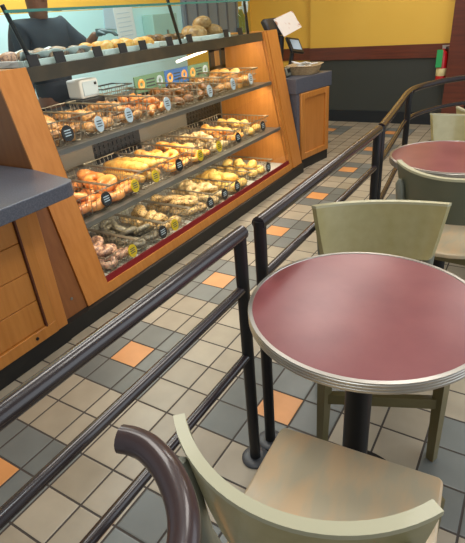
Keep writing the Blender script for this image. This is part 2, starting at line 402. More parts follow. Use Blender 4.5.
# ------------------------------------------------------------------ chairs
def make_chair(label, x, y, deg, seat_m='seatworn', back_m='olive', sag=0.625, hk=1.0, fwd=0.0, xo=0.0, rs=0.15):
    t = thing('cafe_chair', label, 'chair', (x, y, 0), math.radians(deg))
    # seat: straight front, rounded rear
    out = [(-1.18, 1.3), (1.2, 1.3), (1.26, 1.24)]
    for k in range(13):
        a = -k/12*PI
        out.append((1.3*math.cos(a) if abs(math.cos(a)) > 1e-6 else 0, -0.35+1.2*math.sin(a)))
    out += [(-1.26, 1.24)]
    obj('seat', prism_z(B(), out, 2.73, 2.87), seat_m, t, bevel=0.035)
    # curved back
    n = 24; bm = B(); th = 0.12
    rows = []
    zs = [3.75, 3.95, 4.25, 4.6, 4.85, 5.0]
    for iz, z in enumerate(zs):
        f = (z-3.75)/1.25; hw = (1.10+0.26*f**0.8)*hk; sg = sag*(0.8+0.2*f); yb = -1.48-0.18*f+fwd
        R = (hw*hw+sg*sg)/(2*sg); amax = math.asin(min(1, hw/R))
        row = []
        for k in range(n+1):
            s = -1+2*k/n; a = s*amax
            rise = rs*abs(s)**2*(f) - (0.12*abs(s)**4 if iz == 0 else 0)*-1
            px, py = xo+R*math.sin(a), yb+R*(1-math.cos(a))
            nx, ny = math.sin(a), -math.cos(a)
            row.append([(px, py, z+rise), (px+nx*th, py+ny*th, z+rise)])
        rows.append(row)
    inn = [[bm.verts.new(c[0]) for c in r] for r in rows]; outv = [[bm.verts.new(c[1]) for c in r] for r in rows]
    for i in range(len(rows)-1):
        for k in range(n):
            bm.faces.new((inn[i][k], inn[i][k+1], inn[i+1][k+1], inn[i+1][k])); bm.faces.new((outv[i][k], outv[i+1][k], outv[i+1][k+1], outv[i][k+1]))
        bm.faces.new((inn[i][0], inn[i+1][0], outv[i+1][0], outv[i][0])); bm.faces.new((inn[i][n], outv[i][n], outv[i+1][n], inn[i+1][n]))
    for k in range(n):
        bm.faces.new((inn[0][k], outv[0][k], outv[0][k+1], inn[0][k+1]))
    # open top closed by a paler edge piece
    for k in range(n): bm.faces.new((inn[-1][k], inn[-1][k+1], outv[-1][k+1], outv[-1][k]))
    back = obj('backrest', bm, back_m, t)
    pts = [(Vector(rows[-1][k][0])+Vector(rows[-1][k][1]))/2+Vector((0, 0, 0.0)) for k in range(n+1)]
    bm = B(); rr = []
    for k, p in enumerate(pts):
        d = (Vector(rows[-1][k][1])-Vector(rows[-1][k][0])).normalized()*0.066
        rr.append([bm.verts.new(p+d+Vector((0, 0, -0.05))), bm.verts.new(p+d+Vector((0, 0, 0.012))), bm.verts.new(p-d+Vector((0, 0, 0.012))), bm.verts.new(p-d+Vector((0, 0, -0.05)))])
    for k in range(n):
        for j in range(4): bm.faces.new((rr[k][j], rr[k][(j+1) % 4], rr[k+1][(j+1) % 4], rr[k+1][j]))
    bm.faces.new(rr[0]); bm.faces.new(rr[-1][::-1])
    obj('top_edge', bm, 'edge', back)
    # frame
    for s in (-1, 1):
        bm = B(); top = Vector((s*1.15, 1.05, 2.73)); bot = Vector((s*1.2, 1.1, 0))
        for (p, h) in ((bot, 0.11), (top, 0.15)): pass
        tube(bm, [bot, top], [0.12, 0.17], 4); obj('leg', bm, 'olivedark', t, smooth=False)
        bm = B(); tube(bm, [(s*1.24, -1.5, 0), (s*1.12, -1.05, 2.6), (xo+s*1.13, -1.2+fwd*.6, 3.3), (xo+s*1.24*hk, -1.34+fwd, 4.6), (xo+s*1.24*hk, -1.355+fwd, 4.72)], [0.11, 0.14, 0.13, 0.12, 0.05], 10)
        obj('leg', bm, 'greypost', t)
        obj('side_rail', box(B(), s*1.1-0.07, s*1.1+0.07, -1.05, 1.0, 2.42, 2.72), 'olivedark', t)
    obj('front_stretcher', box(B(), -1.15, 1.15, 1.0, 1.14, 1.5, 1.75), 'olivedark', t)
    obj('rear_rail', box(B(), -1.1, 1.1, -1.1, -0.96, 2.42, 2.72), 'olivedark', t)
    obj('front_rail', box(B(), -1.1, 1.1, 0.93, 1.07, 2.42, 2.72), 'olivedark', t)
    return t
make_chair('nearest olive chair with worn tan seat in front of the near table', 8.43, -3.68, 3.6, back_m='olive', hk=0.965, fwd=0.15, xo=-0.19, rs=0.07)
make_chair('green olive wooden chair facing the camera across the near table', 7.68, 1.15, 202.7, back_m='olive')
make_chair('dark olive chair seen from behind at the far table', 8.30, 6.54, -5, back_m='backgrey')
make_chair('olive chair with glossy bluish back beyond the far table', 7.9, 11.0, 185, back_m='olive')
make_chair('mostly hidden chair behind the glossy backed chair', 8.5, 14.5, 0, back_m='olive')

# ------------------------------------------------------------------ left cabinet and worktop
lc = thing('service_cabinet', 'honey wood plank fronted cabinet under the grey counter at left', 'cabinet', (-1.8, -3, 0))
obj('cabinet_body', box(B(), -4.2, -0.12, -4.0, 3.18, 0.65, 4.89), 'wood', lc)
obj('kick_plate', box(B(), -4.3, -0.06, -4.0, 3.18, 0, 0.62), 'kick', lc)
for k in range(4):
    obj('plank', box(B(), -0.12, -0.05, -3.9, 2.42, 1.05+k*0.93, 1.965+k*0.93), 'wood', lc, bevel=0.02)
obj('stile', box(B(), -0.12, 0.0, 2.78, 3.18, 0.65, 4.9), 'woodv', lc, bevel=0.02)
obj('stile', box(B(), -0.12, 0.02, 2.46, 2.80, 1.02, 4.9), 'wood', lc, bevel=0.03)
obj('groove', box(B(), -0.12, 0.03, 2.42, 2.47, 1.02, 4.9), 'groove', lc)
obj('bottom_rail', box(B(), -0.12, 0.03, -4.0, 2.78, 0.65, 1.04), 'wood', lc, bevel=0.02)
bm = B(); lathe(bm, [(0, 0), (0.05, 0), (0.05, 0.03), (0, 0.03)], 12)
for v in bm.verts: v.co = Vector((0.03+v.co.z, 2.0+v.co.x, 0.86+v.co.y))
obj('screw', bm, 'kick', lc)
ct = B()
poly = [(-3.6, -6.5), (-0.72, -6.5), (-0.72, 0.55), (-0.76, 0.75), (-0.88, 0.9), (-1.1, 0.95), (-2.9, 1.25), (-6.4, 1.25), (-6.4, -6.5)]
o = obj('countertop', prism_z(ct, [(x, y) for x, y in poly], 4.9, 5.3), 'laminate', smooth=False, bevel=0.03)
tag(o, 'dark slate laminate countertop on the left plank cabinet', 'countertop')

# ------------------------------------------------------------------ register counter on the right
rc = thing('register_cabinet', 'honey wood cabinet with framed panel under the register counter', 'cabinet', (-2.36, 19.27, 0), math.radians(-10))
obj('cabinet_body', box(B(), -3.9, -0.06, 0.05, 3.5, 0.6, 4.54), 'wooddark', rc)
obj('kick_plate', box(B(), -3.9, 0.06, 0.05, 3.45, 0, 0.58), 'kick', rc)
obj('panel', box(B(), -0.06, -0.02, 0.7, 3.2, 0.8, 4.4), 'woodv', rc)
bm = B(); box(bm, -0.06, 0.1, 0.35, 0.75, 0.6, 4.54); box(bm, -0.06, 0.1, 3.1, 3.5, 0.6, 4.54); box(bm, -0.06, 0.09, 0.75, 3.1, 0.6, 0.95); box(bm, -0.06, 0.09, 0.75, 3.1, 4.2, 4.54)
obj('frame', bm, 'wood', rc, bevel=0.03)
obj('pilaster', box(B(), -0.5, -0.02, 0.02, 0.34, 0.6, 4.54), 'laminate', rc)
o = obj('countertop', prism_z(B(), [(-2.38, 19.27), (-1.62, 23.0), (-6.4, 23.8), (-6.4, 19.27)], 4.56, 5.4), 'laminate', smooth=False, bevel=0.03)
tag(o, 'dark slate laminate countertop under the register and wicker basket', 'countertop')

# ------------------------------------------------------------------ display case
def gx(z, a=-2.0): return a-0.2*z
Y0, Y1 = 2.4, 17.6
dc = thing('bakery_display_case', 'long wooden display case with slanted glass front full of bread', 'display case', (-4, 10, 0))
D = Vector((4, -10, 0))
def sub(bm):
    for v in bm.verts: v.co += D
    return bm
def dcp(name, bm, m, **k): return obj(name, sub(bm), m, dc, **k)
prof = [(gx(0.6), 0.6), (gx(8.0), 8.0), (-6.8, 8.0), (-6.8, 0.6)]
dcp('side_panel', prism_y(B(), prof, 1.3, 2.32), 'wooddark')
dcp('side_panel', prism_y(B(), prof, 17.68, 19.2), 'woodv')
def facep(y0, y1, z0=0.58, z1=8.03, t=0.07, a=-2.0):
    return prism_y(B(), [(gx(z0, a)+t, z0), (gx(z1, a)+t, z1), (gx(z1, a), z1), (gx(z0, a), z0)], y0, y1)
dcp('post_face', facep(1.3, 2.38, t=0.06), 'woodv', smooth=False)
dcp('post_face', facep(17.75, 18.0, t=0.05), 'wood', smooth=False)
dcp('post_face', facep(18.02, 19.22, t=0.09), 'woodv', smooth=False)
dcp('side_lining', prism_y(B(), [(gx(0.9)-0.1, 0.9), (gx(7.9)-0.1, 7.9), (-6.5, 7.9), (-6.5, 0.9)], 17.56, 17.66), MAT['woodv'])
dcp('base', box(B(), -6.8, -2.12, 2.32, 17.7, 0.58, 0.86), 'wood')
dcp('base_rail', facep(2.38, 17.75, 0.55, 0.9, t=0.06), 'wood', smooth=False)
dcp('red_trim', facep(2.38, 17.75, 0.9, 1.12, t=0.03, a=-2.03), 'redtrim', smooth=False)
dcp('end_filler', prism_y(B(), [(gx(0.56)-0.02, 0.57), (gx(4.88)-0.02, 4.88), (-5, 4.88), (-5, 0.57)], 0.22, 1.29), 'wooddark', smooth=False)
dcp('kick_plate', box(B(), -6.6, -1.9, 0.2, 19.2, 0, 0.56), 'kick')
dcp('bottom_deck', box(B(), -6.5, -2.3, 2.32, 17.68, 0.86, 0.96), 'deck')
for z in (3.05, 5.5):
    s = dcp('shelf', box(B(), -6.5, gx(z)-0.12, 2.32, 17.6, z-0.12, z-0.02), 'shelf')
    o = obj('steel_nosing', sub(prism_y(B(), [(gx(z)-0.02, z-0.14), (gx(z)-0.02, z+0.02), (gx(z)-0.16, z+0.02), (gx(z)-0.16, z-0.14)], 2.34, 17.6)), 'steel', s)
dcp('top_deck', box(B(), -6.7, gx(8)-0.1, 2.32, 17.68, 7.84, 7.96), 'shelf')
dcp('top_fascia', prism_y(B(), [(gx(7.58)-0.02, 7.58), (gx(8)-0.02, 8.0), (gx(8)-0.14, 8.0), (gx(7.58)-0.14, 7.58)], 2.34, 17.6), 'fascia', smooth=False)
dcp('rear_panel', box(B(), -6.6, -6.5, 2.32, 17.68, 0.9, 6.0), 'shelf')
dcp('rear_ledge', box(B(), -7.3, -5.85, 2.32, 17.68, 5.98, 6.08), 'darkframe')
bm = B()
for (ya, yb, za, zb) in ((14.0, 17.4, 3.5, 4.5), (7.0, 10.0, 3.6, 4.7)):
    n = int((yb-ya)/0.28); bm = B()
    for k in range(n):
        for j in range(4): box(bm, -6.49, -6.45, ya+k*0.28, ya+k*0.28+0.16, za+j*0.26, za+j*0.26+0.16)
    box(bm, -6.5, -6.485, ya-0.08, yb, za-0.08, za+1.1)
    dcp('vent_louver', bm, 'kick', smooth=False)
dcp('front_glass', facep(2.36, 17.76, 1.12, 7.5, t=0.03, a=-1.97), 'glass', smooth=False)
l = dcp('lamp_tube', tube(B(), [(-5.0, 11.7, 7.2), (-5.0, 14.2, 7.45)], 0.06, 10), 'tube')
dcp('lamp_tube', tube(B(), [(-5.0, 12.1, 5.25), (-5.0, 15.9, 5.25)], 0.06, 10), 'tube')
bm = B()
for z in (6.35, 7.25): box(bm, -6.02, -5.9, 15.9, 17.4, z, z+0.14)
for y in (15.9, 17.0): box(bm, -6.02, -5.9, y, y+0.4, 6.1, 7.84)
dcp('rear_frame', bm, 'darkframe')
# glass guard above the deck
dcp('guard_glass', box(B(), -4.02, -3.98, 2.5, 17.1, 8.0, 9.47), 'hazyglass', smooth=False)
gt = dcp('guard_top_glass', box(B(), -5.0, -4.03, 2.5, 17.1, 9.50, 9.55), 'hazyglass', smooth=False)
obj('glass_edge', sub(box(B(), -4.03, -3.97, 2.5, 17.1, 9.48, 9.56)), mat('teal_edge', srgb(70, 130, 120), 0.2), gt)
for (ya, yb) in ((2.55, 3.1), (10.4, 10.95), (16.75, 17.0)):
    dcp('guard_post', tube(B(), [(-4.12, ya, 9.7), (-4.1, yb, 7.96)], 0.07, 8), 'blackmetal')
# dark equipment column seen low behind the glass
# little dark screws on the near side panel
for z in (1.1, 4.5):
    bm = lathe(B(), [(0, 0), (0.05, 0), (0.05, 0.02), (0, 0.02)], 12)
    for v in bm.verts: v.co = Vector((gx(z)-0.02+v.co.z, 0.85+v.co.x, z+v.co.y))
    dcp('screw', bm, 'steel')

# ------------------------------------------------------------------ menu signs on the rear ledge
def sign(y0, y1, m, label):
    t = thing('menu_sign', label, 'sign', (-5.95, (y0+y1)/2, 6.08)); h = (y1-y0)/2
    obj('board', box(B(), -0.04, 0.04, -h, h, 0.0, 0.72), m, t, bevel=0.02)
    for k, yy in enumerate((-0.62*h, 0.62*h)):
        bm = B()
        for i in range(20):
            pass
        lathe(bm, [(0.09, 0), (0.17, 0.03), (0.24, 0.0)], 20)
        for v in bm.verts: v.co = Vector((0.05+v.co.z, yy+v.co.x, 0.36+v.co.y))
        obj('printed_bread', bm, PM['cheddar'] if (k == 0 or m != 'greensign') else MAT['tagw'], t)
    bm = B()
    for j in range(3): box(bm, 0.04, 0.05, -0.28*h, 0.28*h, 0.2+j*0.14, 0.26+j*0.14)
    obj('lettering', bm, 'ink', t)
sign(9.62, 11.78, 'greensign', 'sage green sign with bread picture left of the blue sign')
sign(11.82, 13.72, 'bluesign', 'blue sign with bread pictures on the rear ledge')
sign(13.76, 15.65, 'greensign', 'sage green sign with bread pictures right of the blue sign')

# white scale and wire crate on the rear ledge
o = thing('label_printer', 'white boxy label printer on the dark rear ledge', 'printer', (-6.5, 7.1, 6.36))
obj('printer_body', box(B(), -0.42, 0.4, -0.5, 0.5, 0.0, 0.72), 'white', o, bevel=0.08)
obj('front_cover', box(B(), 0.4, 0.44, -0.4, 0.4, 0.1, 0.64), 'tagw', o, bevel=0.02)
obj('button', box(B(), 0.44, 0.47, 0.22, 0.33, 0.48, 0.58), 'kick', o)

tag(obj('riser_block', box(B(), -6.98, -5.95, 6.4, 7.68, 6.085, 6.35), 'darkframe', bevel=0.03), 'low dark block under the white label printer', 'stand')
# ------------------------------------------------------------------ wire baskets
def wire_basket_bm(wx, wy, h, step=0.2, r=0.013, flare=0.14):
    rim = B(); wires = B()
    def cor(z, e): f = flare*z/h; return [( wx/2+f, wy/2+f, z), (-wx/2-f, wy/2+f, z), (-wx/2-f, -wy/2-f, z), (wx/2+f, -wy/2-f, z)]
    tube(rim, cor(h, 0), 0.034, 6, closed=True)
    tube(rim, cor(0.02, 0), 0.02, 6, closed=True)
    for zz in (h*0.35, h*0.68): tube(wires, cor(zz, 0), r, 4, closed=True)
    n = int(wx/step)
    for k in range(1, n):
        x = -wx/2+wx*k/n; xt = x*(1+2*flare/wx)
        tube(wires, [(xt, -wy/2-flare, h), (x, -wy/2, 0.02), (x, wy/2, 0.02), (xt, wy/2+flare, h)], r, 4)
    n = int(wy/step)
    for k in range(1, n):
        y = -wy/2+wy*k/n; yt = y*(1+2*flare/wy)
        tube(wires, [(-wx/2-flare, yt, h), (-wx/2, y, 0.02), (wx/2, y, 0.02), (wx/2+flare, yt, h)], r, 4)
    return rim, wires
def meshes_basket(wx, wy, h):
    rim, wires = wire_basket_bm(wx, wy, h)
    a = obj('rim', rim, 'wire'); b = obj('wire_mesh', wires, 'wire'); return a, b
BK = {}
def disc_tag(rx, rz, m, ink):
    bm = B(); lathe(bm, [(0, 0.0), (1, 0.0), (1, 0.03), (0, 0.03)], 20)
    for v in bm.verts: v.co = Vector((v.co.z, v.co.x*rx, v.co.y*rz))
    o = obj('price_tag', bm, m)
    bm = B()
    for j in range(3): box(bm, 0.03, 0.036, -rx*0.55, rx*0.55, -rz*0.35+j*rz*0.32, -rz*0.35+j*rz*0.32+0.035)
    i = obj('print', bm, ink, o)
    return o, i
TAGS = {'w': disc_tag(0.2, 0.27, 'tagw', 'ink'), 'y': disc_tag(0.22, 0.25, 'tagy', 'brownink' if 'brownink' in MAT else 'ink'), 'k': disc_tag(0.24, 0.26, 'tagk', 'tagw')}
used = set()
def place(o, parent, loc=None, rot=None):
    """first use takes the prototype itself, later uses a copy"""
    if o.name in used:
        c = o.copy(); COL.objects.link(c)
    else:
        c = o; used.add(o.name)
    c.parent = parent
    if loc is not None: c.location = Vector(loc)*T
    if rot is not None: c.rotation_euler = rot
    return c
def basket(x, y, z, wx, wy, h, label, group, tagk=None, tagy=0, tiltz=0.0):
    key = (wx, wy, h)
    if key not in BK: BK[key] = meshes_basket(*key)
    t = thing('wire_basket', label, 'basket', (x, y, z), tiltz, group)
    a = place(BK[key][0], t, (0, 0, 0)); b = place(BK[key][1], t, (0, 0, 0))
    if tagk:
        g = place(TAGS[tagk][0], t, (wx/2+0.17, tagy, min(h*0.62, 0.42)), (0, -0.15, 0)); place(TAGS[tagk][1], g, (0, 0, 0))
    return t

# ------------------------------------------------------------------ bread shapes
def lumpy(bm, amp, seed):
    rnd = random.Random(seed); ph = [rnd.uniform(0, 6) for _ in range(6)]
    for v in bm.verts:
        p = v.co; f = 1+amp*(math.sin(7*p.x+ph[0])+math.sin(8*p.y+ph[1])+math.sin(9*p.z+ph[2]))/3
        v.co = Vector((p.x*f, p.y*f, p.z*f))
    return bm
def bagel_bm(R=0.24, r=0.145, seed=0):
    bm = B(); n, m = 28, 14; rings = []
    rnd = random.Random(seed)
    a1, a2 = rnd.uniform(0, 6), rnd.uniform(0, 6)
    for i in range(n):
        a = 2*PI*i/n; k = 1+0.07*math.sin(a+a1)+0.05*math.sin(2*a+a2)
        rings.append([bm.verts.new(((R+r*k*math.cos(2*PI*j/m))*math.cos(a), (R+r*k*math.cos(2*PI*j/m))*math.sin(a), r*(0.92*k)*math.sin(2*PI*j/m)*(1.0 if math.sin(2*PI*j/m) > 0 else 0.75))) for j in range(m)])
    for i in range(n):
        for j in range(m): bm.faces.new((rings[i][j], rings[(i+1) % n][j], rings[(i+1) % n][(j+1) % m], rings[i][(j+1) % m]))
    return bm
def bun_bm(rx, ry, rz, seed=0):
    bm = lathe(B(), [(0, -0.5), (0.6, -0.48), (0.9, -0.25), (1, 0.0), (0.93, 0.42), (0.72, 0.74), (0.4, 0.94), (0, 1)], 22)
    for v in bm.verts: v.co = Vector((v.co.x*rx, v.co.y*ry, v.co.z*rz))
    return lumpy(bm, 0.06, seed)
def loaf_bm(L, r, seed=0, cuts=5):
    bm = B(); n = 26; m = 14; rings = []
    for i in range(n+1):
        t = -1+2*i/n; w_ = math.sqrt(max(0, 1-abs(t)**4)); sc = 1+0.07*math.sin(cuts*PI*t)
        if i in (0, n): rings.append([bm.verts.new((t*L, 0, 0))]); continue
        rings.append([bm.verts.new((t*L, r*w_*sc*math.cos(2*PI*j/m), r*0.85*w_*sc*math.sin(2*PI*j/m))) for j in range(m)])
    for a, b in zip(rings, rings[1:]):
        for j in range(m):
            k = (j+1) % m
            if len(a) == 1: bm.faces.new((a[0], b[j], b[k]))
            elif len(b) == 1: bm.faces.new((a[j], b[0], a[k]))
            else: bm.faces.new((a[j], b[j], b[k], a[k]))
    return bm
def twist_bm(seed=0):
    bm = B(); pts = []; rs = []
    for i in range(17):
        t = -1+2*i/16; pts.append((t*0.42, 0.16*(t*t)-0.05, 0.02*math.sin(9*t))); rs.append(0.04+0.13*(1-t*t)*(1+0.14*math.sin(14*t)))
    return tube(bm, pts, rs, 12)
def muffin_bm(seed=0):
    return lumpy(lathe(B(), [(0, -0.2), (0.2, -0.2), (0.26, 0.05), (0.33, 0.1), (0.32, 0.2), (0.22, 0.3), (0, 0.33)], 20), 0.08, seed)
SHAPE = {}
def shape(kind, m, seed):
    key = (kind, m, seed)
    if key in SHAPE: return SHAPE[key]
    if kind == 'bagel': o = obj('bagel', bagel_bm(seed=seed), PM[m])
    elif kind == 'big_bagel': o = obj('bagel', bagel_bm(0.3, 0.2, seed), PM[m])
    elif kind == 'bread_roll': o = obj('bread_roll', bun_bm(0.34, 0.28, 0.22, seed), PM[m])
    elif kind == 'boule': o = obj('round_bread', bun_bm(0.5, 0.48, 0.36, seed), PM[m])
    elif kind == 'bread_loaf': o = obj('bread_loaf', loaf_bm(1.25, 0.27, seed), PM[m])
    elif kind == 'croissant': o = obj('croissant', twist_bm(seed), PM[m])
    elif kind == 'muffin': o = obj('muffin', muffin_bm(seed), PM[m])
    SHAPE[key] = o; return o
CAT = {'bagel': 'bagel', 'big_bagel': 'bagel', 'bread_roll': 'bread roll', 'boule': 'bread', 'bread_loaf': 'bread loaf', 'croissant': 'croissant', 'muffin': 'muffin'}
def drop(kind, m, x, y, z, label, group, rot=None):
    s = random.choice((1, 2)); o = shape(kind, m, s)
    if o.name in used: c = o.copy(); COL.objects.link(c)
    else: c = o; used.add(o.name)
    c.location = Vector((x, y, z))*T
    c.rotation_euler = rot if rot else (random.uniform(-.25, .25), random.uniform(-.25, .25), random.uniform(0, 6.28))
    if kind == 'bread_loaf': tag(c, label, CAT[kind], group)
    else: tag(c, label, CAT[kind], group)
    return c
def fill(cx, cy_, z, wx, wy, kind, m, label, group, top=4, stand=False):
    """pile of breads in a basket"""
    if kind == 'bread_loaf':
        for k in range(3): drop(kind, m, cx, cy_-wy*0.3+k*wy*0.3, z+0.28, label, group, (0, random.uniform(-.04, .04), random.uniform(-.05, .05)))
        for k in range(2): drop(kind, m, cx+0.05, cy_-wy*0.15+k*wy*0.32, z+0.66, label, group, (0, random.uniform(-.05, .05), random.uniform(-.06, .06)))
        return
    big = kind in ('big_bagel',)
    nx = 3 if big else 4; ny = 2
    for i in range(nx):
        for j in range(ny):
            drop(kind, m, cx-wx*0.375+i*wx*0.75/(nx-1), cy_-wy*0.25+j*wy*0.5, z+0.22+random.uniform(0, .03), label, group)
    for k in range(top+1):
        drop(kind, m, cx-wx*0.33+(k+0.5)*wx*0.66/(top+1), cy_+random.uniform(-.22, .22)*wy, z+0.52+random.uniform(0, .06), label, group,
             (random.uniform(-.5, .5), random.uniform(-.5, .5), random.uniform(0, 6.28)))

ORD = ['first', 'second', 'third', 'fourth', 'fifth', 'sixth', 'seventh', 'eighth', 'ninth']
NAME = {'bagel': 'bagel', 'big_bagel': 'large bagel', 'bread_roll': 'bread roll', 'bread_loaf': 'long loaf', 'croissant': 'small croissant', 'muffin': 'small muffin'}
def shelf_row(shelfname, z, xc, wx, h, rows):
    for i, (yc, wy, kind, m, cname, tk, ty, top) in enumerate(rows):
        basket(xc, yc, z, wx, wy, h, 'wire basket of %s %ss, %s from left on the %s' % (cname, NAME[kind], ORD[i], shelfname), 'wire baskets on the '+shelfname, tk, ty)
        fill(xc, yc, z, wx, wy, kind, m, '%s %s in the %s basket from left on the %s' % (cname, NAME[kind], ORD[i], shelfname), '%s %ss in the %s basket on the %s' % (cname, NAME[kind], ORD[i], shelfname), top)
W = 1.5
shelf_row('upper shelf', 5.5, -4.85, 2.7, 0.85, [
 (3.25, W, 'muffin', 'granola', 'dark brown', 'k', -0.1, 3), (5.0, W, 'bread_roll', 'granola', 'brown crusted', 'w', -0.4, 3),
 (6.75, W, 'croissant', 'granola', 'golden brown', 'w', -0.6, 4), (8.5, W, 'croissant', 'egg', 'glossy brown', 'w', 0.0, 4),
 (10.25, W, 'bread_roll', 'brown', 'dark', None, 0, 3), (12.0, W, 'croissant', 'brown', 'dark brown', 'w', -0.3, 4),
 (13.75, W, 'bread_roll', 'granola', 'small golden', 'w', 0.05, 3), (15.6, W, 'muffin', 'plain', 'golden', 'w', 0.0, 3)])
shelf_row('middle shelf', 3.05, -4.55, 3.0, 0.8, [
 (3.3, W, 'big_bagel', 'egg', 'shiny orange', 'k', 0.5, 2), (5.0, W, 'big_bagel', 'egg', 'glossy golden', 'y', 0.35, 2),
 (6.9, W+0.15, 'bread_loaf', 'loaf', 'yellow brown', 'y', -0.3, 3), (8.7, W, 'bagel', 'cheddar', 'orange cheese', 'k', -0.5, 4),
 (10.4, W, 'bagel', 'cheddar', 'bright orange', 'y', -0.6, 4), (12.1, W, 'croissant', 'pale', 'pale golden', 'y', -0.7, 4),
 (13.8, W, 'bread_roll', 'cheddar', 'orange golden', 'k', -0.6, 3), (15.7, W+0.15, 'bread_roll', 'yellow', 'pale orange', 'k', 0.2, 3)])
shelf_row('bottom deck', 0.97, -3.95, 2.9, 0.7, [
 (3.6, W, 'bagel', 'berry', 'pinkish grey', 'y', 0.45, 4), (5.3, W, 'bagel', 'dark', 'dark seeded', 'k', 0.6, 4),
 (7.0, W, 'bread_roll', 'seeded', 'tan seeded', 'y', -0.3, 3), (8.9, W, 'bagel', 'seeded', 'sesame', 'k', 0.55, 4),
 (10.7, W, 'bagel', 'pale', 'pale seeded', 'k', 0.0, 4), (12.5, W, 'big_bagel', 'yellow', 'yellow', 'k', -0.6, 2),
 (14.9, W+0.15, 'bread_roll', 'yellow', 'bright yellow', 'k', 0.4, 3)])

# wire crate standing on the rear ledge
t = basket(-6.45, 8.45, 6.09, 0.9, 1.5, 0.5, 'gold coloured wire crate on the rear ledge beside the green sign', 'rear ledge crate')

for ch in t.children:
    ch.data.materials[0] = MAT['darkframe'] if ch.name.startswith('rim') else MAT['wire']
# ------------------------------------------------------------------ goods on the top deck
def tray(y, x, wy, wx, label):
    bm = B(); z = 7.97
    box(bm, x-wx/2, x+wx/2, y-wy/2, y+wy/2, z, z+0.06)
    for s in (-1, 1):
        box(bm, x-wx/2, x+wx/2, y+s*wy/2-0.04, y+s*wy/2+0.04, z, z+0.2); box(bm, x+s*wx/2-0.04, x+s*wx/2+0.04, y-wy/2, y+wy/2, z, z+0.2)
    return tag(obj('serving_tray', bm, 'white', bevel=0.02), label, 'tray')
tray(4.3, -5.0, 3.0, 1.7, 'long white paper lined tray at the left of the top deck')
tray(7.9, -5.0, 3.2, 1.7, 'white tray of orange pastries in the middle of the top deck')
tray(10.9, -5.0, 1.5, 1.7, 'white tray of dark rolls left of the slanted black post')
tray(13.9, -5.0, 2.6, 1.7, 'white tray under the round brown breads')
def liner(x0, x1, y0, y1, z, label):
    bm = B(); n, m = 26, 10; g = []
    for i in range(n+1):
        row = []
        for j in range(m+1):
            u, v = i/n, j/m
            e = max(abs(2*v-1)**3*0.3, 0)
            row.append(bm.verts.new((x0+(x1-x0)*v+0.05*math.sin(11*u*3+j), y0+(y1-y0)*u+0.04*math.sin(5*j), z+e+0.03*math.sin(17*u+2*j)+0.02*math.sin(31*u))))
        g.append(row)
    for i in range(n):
        for j in range(m): bm.faces.new((g[i][j], g[i+1][j], g[i+1][j+1], g[i][j+1]))
    o = obj('paper_liner', bm, 'white'); md = o.modifiers.new('thick', 'SOLIDIFY'); md.thickness = 0.001
    return tag(o, label, 'paper liner')
liner(-5.9, -4.1, 2.75, 5.8, 8.08, 'crinkled white paper lining the left top tray')
def top_goods(n, y0, y1, kind, m, label, group, zz=8.2, x0=-5.55, x1=-4.45):
    for k in range(n):
        for x in (x0, x1):
            drop(kind, m, x+random.uniform(-.05, .05), y0+(y1-y0)*(k+0.5)/n, zz, label, group)
top_goods(4, 3.0, 5.6, 'bread_roll', 'berry', 'pinkish brown roll on the long white lined tray', 'rolls on the left top tray')
top_goods(5, 6.5, 9.4, 'bread_roll', 'cheddar', 'orange golden roll on the middle top tray', 'rolls on the middle top tray')
top_goods(2, 10.3, 11.5, 'bread_roll', 'brown', 'dark brown roll left of the slanted black post', 'rolls on the small top tray', 8.2)
for k, (yy, xx, zz) in enumerate([(13.1, -4.7, 8.25), (13.6, -5.4, 8.25), (14.6, -4.75, 8.25), (15.0, -5.4, 8.22), (13.9, -4.9, 8.62)]):
    drop('boule', 'rust', xx, yy, zz, ['round brown bread at the left front of the top right tray', 'round brown bread at the left rear of the top right tray', 'round brown bread at the right front of the top right tray', 'round brown bread at the right rear of the top right tray', 'round brown bread on top of the others on the right tray'][k], 'round breads on the top right tray')
for k, yy in enumerate((2.95, 4.0, 5.71, 7.01, 8.16, 9.87, 11.3, 14.38, 15.75)):
    bm = B(); box(bm, -0.02, 0.02, -0.2, 0.2, 0, 0.36, Matrix.Rotation(-0.2, 4, 'Y')); box(bm, -0.12, 0.04, -0.18, 0.18, 0.0, 0.03)
    t = obj('price_card', bm, 'tagk', loc=(-3.83, yy, 7.97))
    tag(t, 'small black price card, %s from left along the top deck edge' % ORD[k], 'price card', 'black price cards on the top deck')
# blue bottle and oval sign at the right end
bt = thing('water_bottle', 'pale blue plastic bottle on the top deck beside the oval sign', 'bottle', (-4.5, 17.0, 8.0))
obj('bottle_body', lathe(B(), [(0, 0), (0.2, 0), (0.22, 0.1), (0.22, 0.75), (0.14, 0.95), (0.09, 1.05), (0.09, 1.15), (0, 1.15)], 20), 'blueglass', bt)
obj('cap', lathe(B(), [(0, 1.15), (0.1, 1.15), (0.1, 1.27), (0, 1.27)], 16), 'white', bt)
ov = thing('oval_sign', 'white oval price sign on a stem at the right end of the top deck', 'sign', (-4.2, 16.95, 7.96))
bm = lathe(B(), [(0, 0), (1, 0), (1, 0.03), (0, 0.03)], 28)
for v in bm.verts: v.co = Vector((v.co.z, v.co.x*0.3, 1.35+v.co.y*0.42))
obj('sign_plate', bm, 'white', ov)
obj('stem', tube(B(), [(0, 0, 0), (0, 0, 1.0)], 0.025, 8), 'steel', ov)
bm = B()
for j in range(5): box(bm, 0.03, 0.04, -0.18, 0.18, 1.12+j*0.11, 1.14+j*0.11)
obj('lettering', bm, 'tagw', ov)

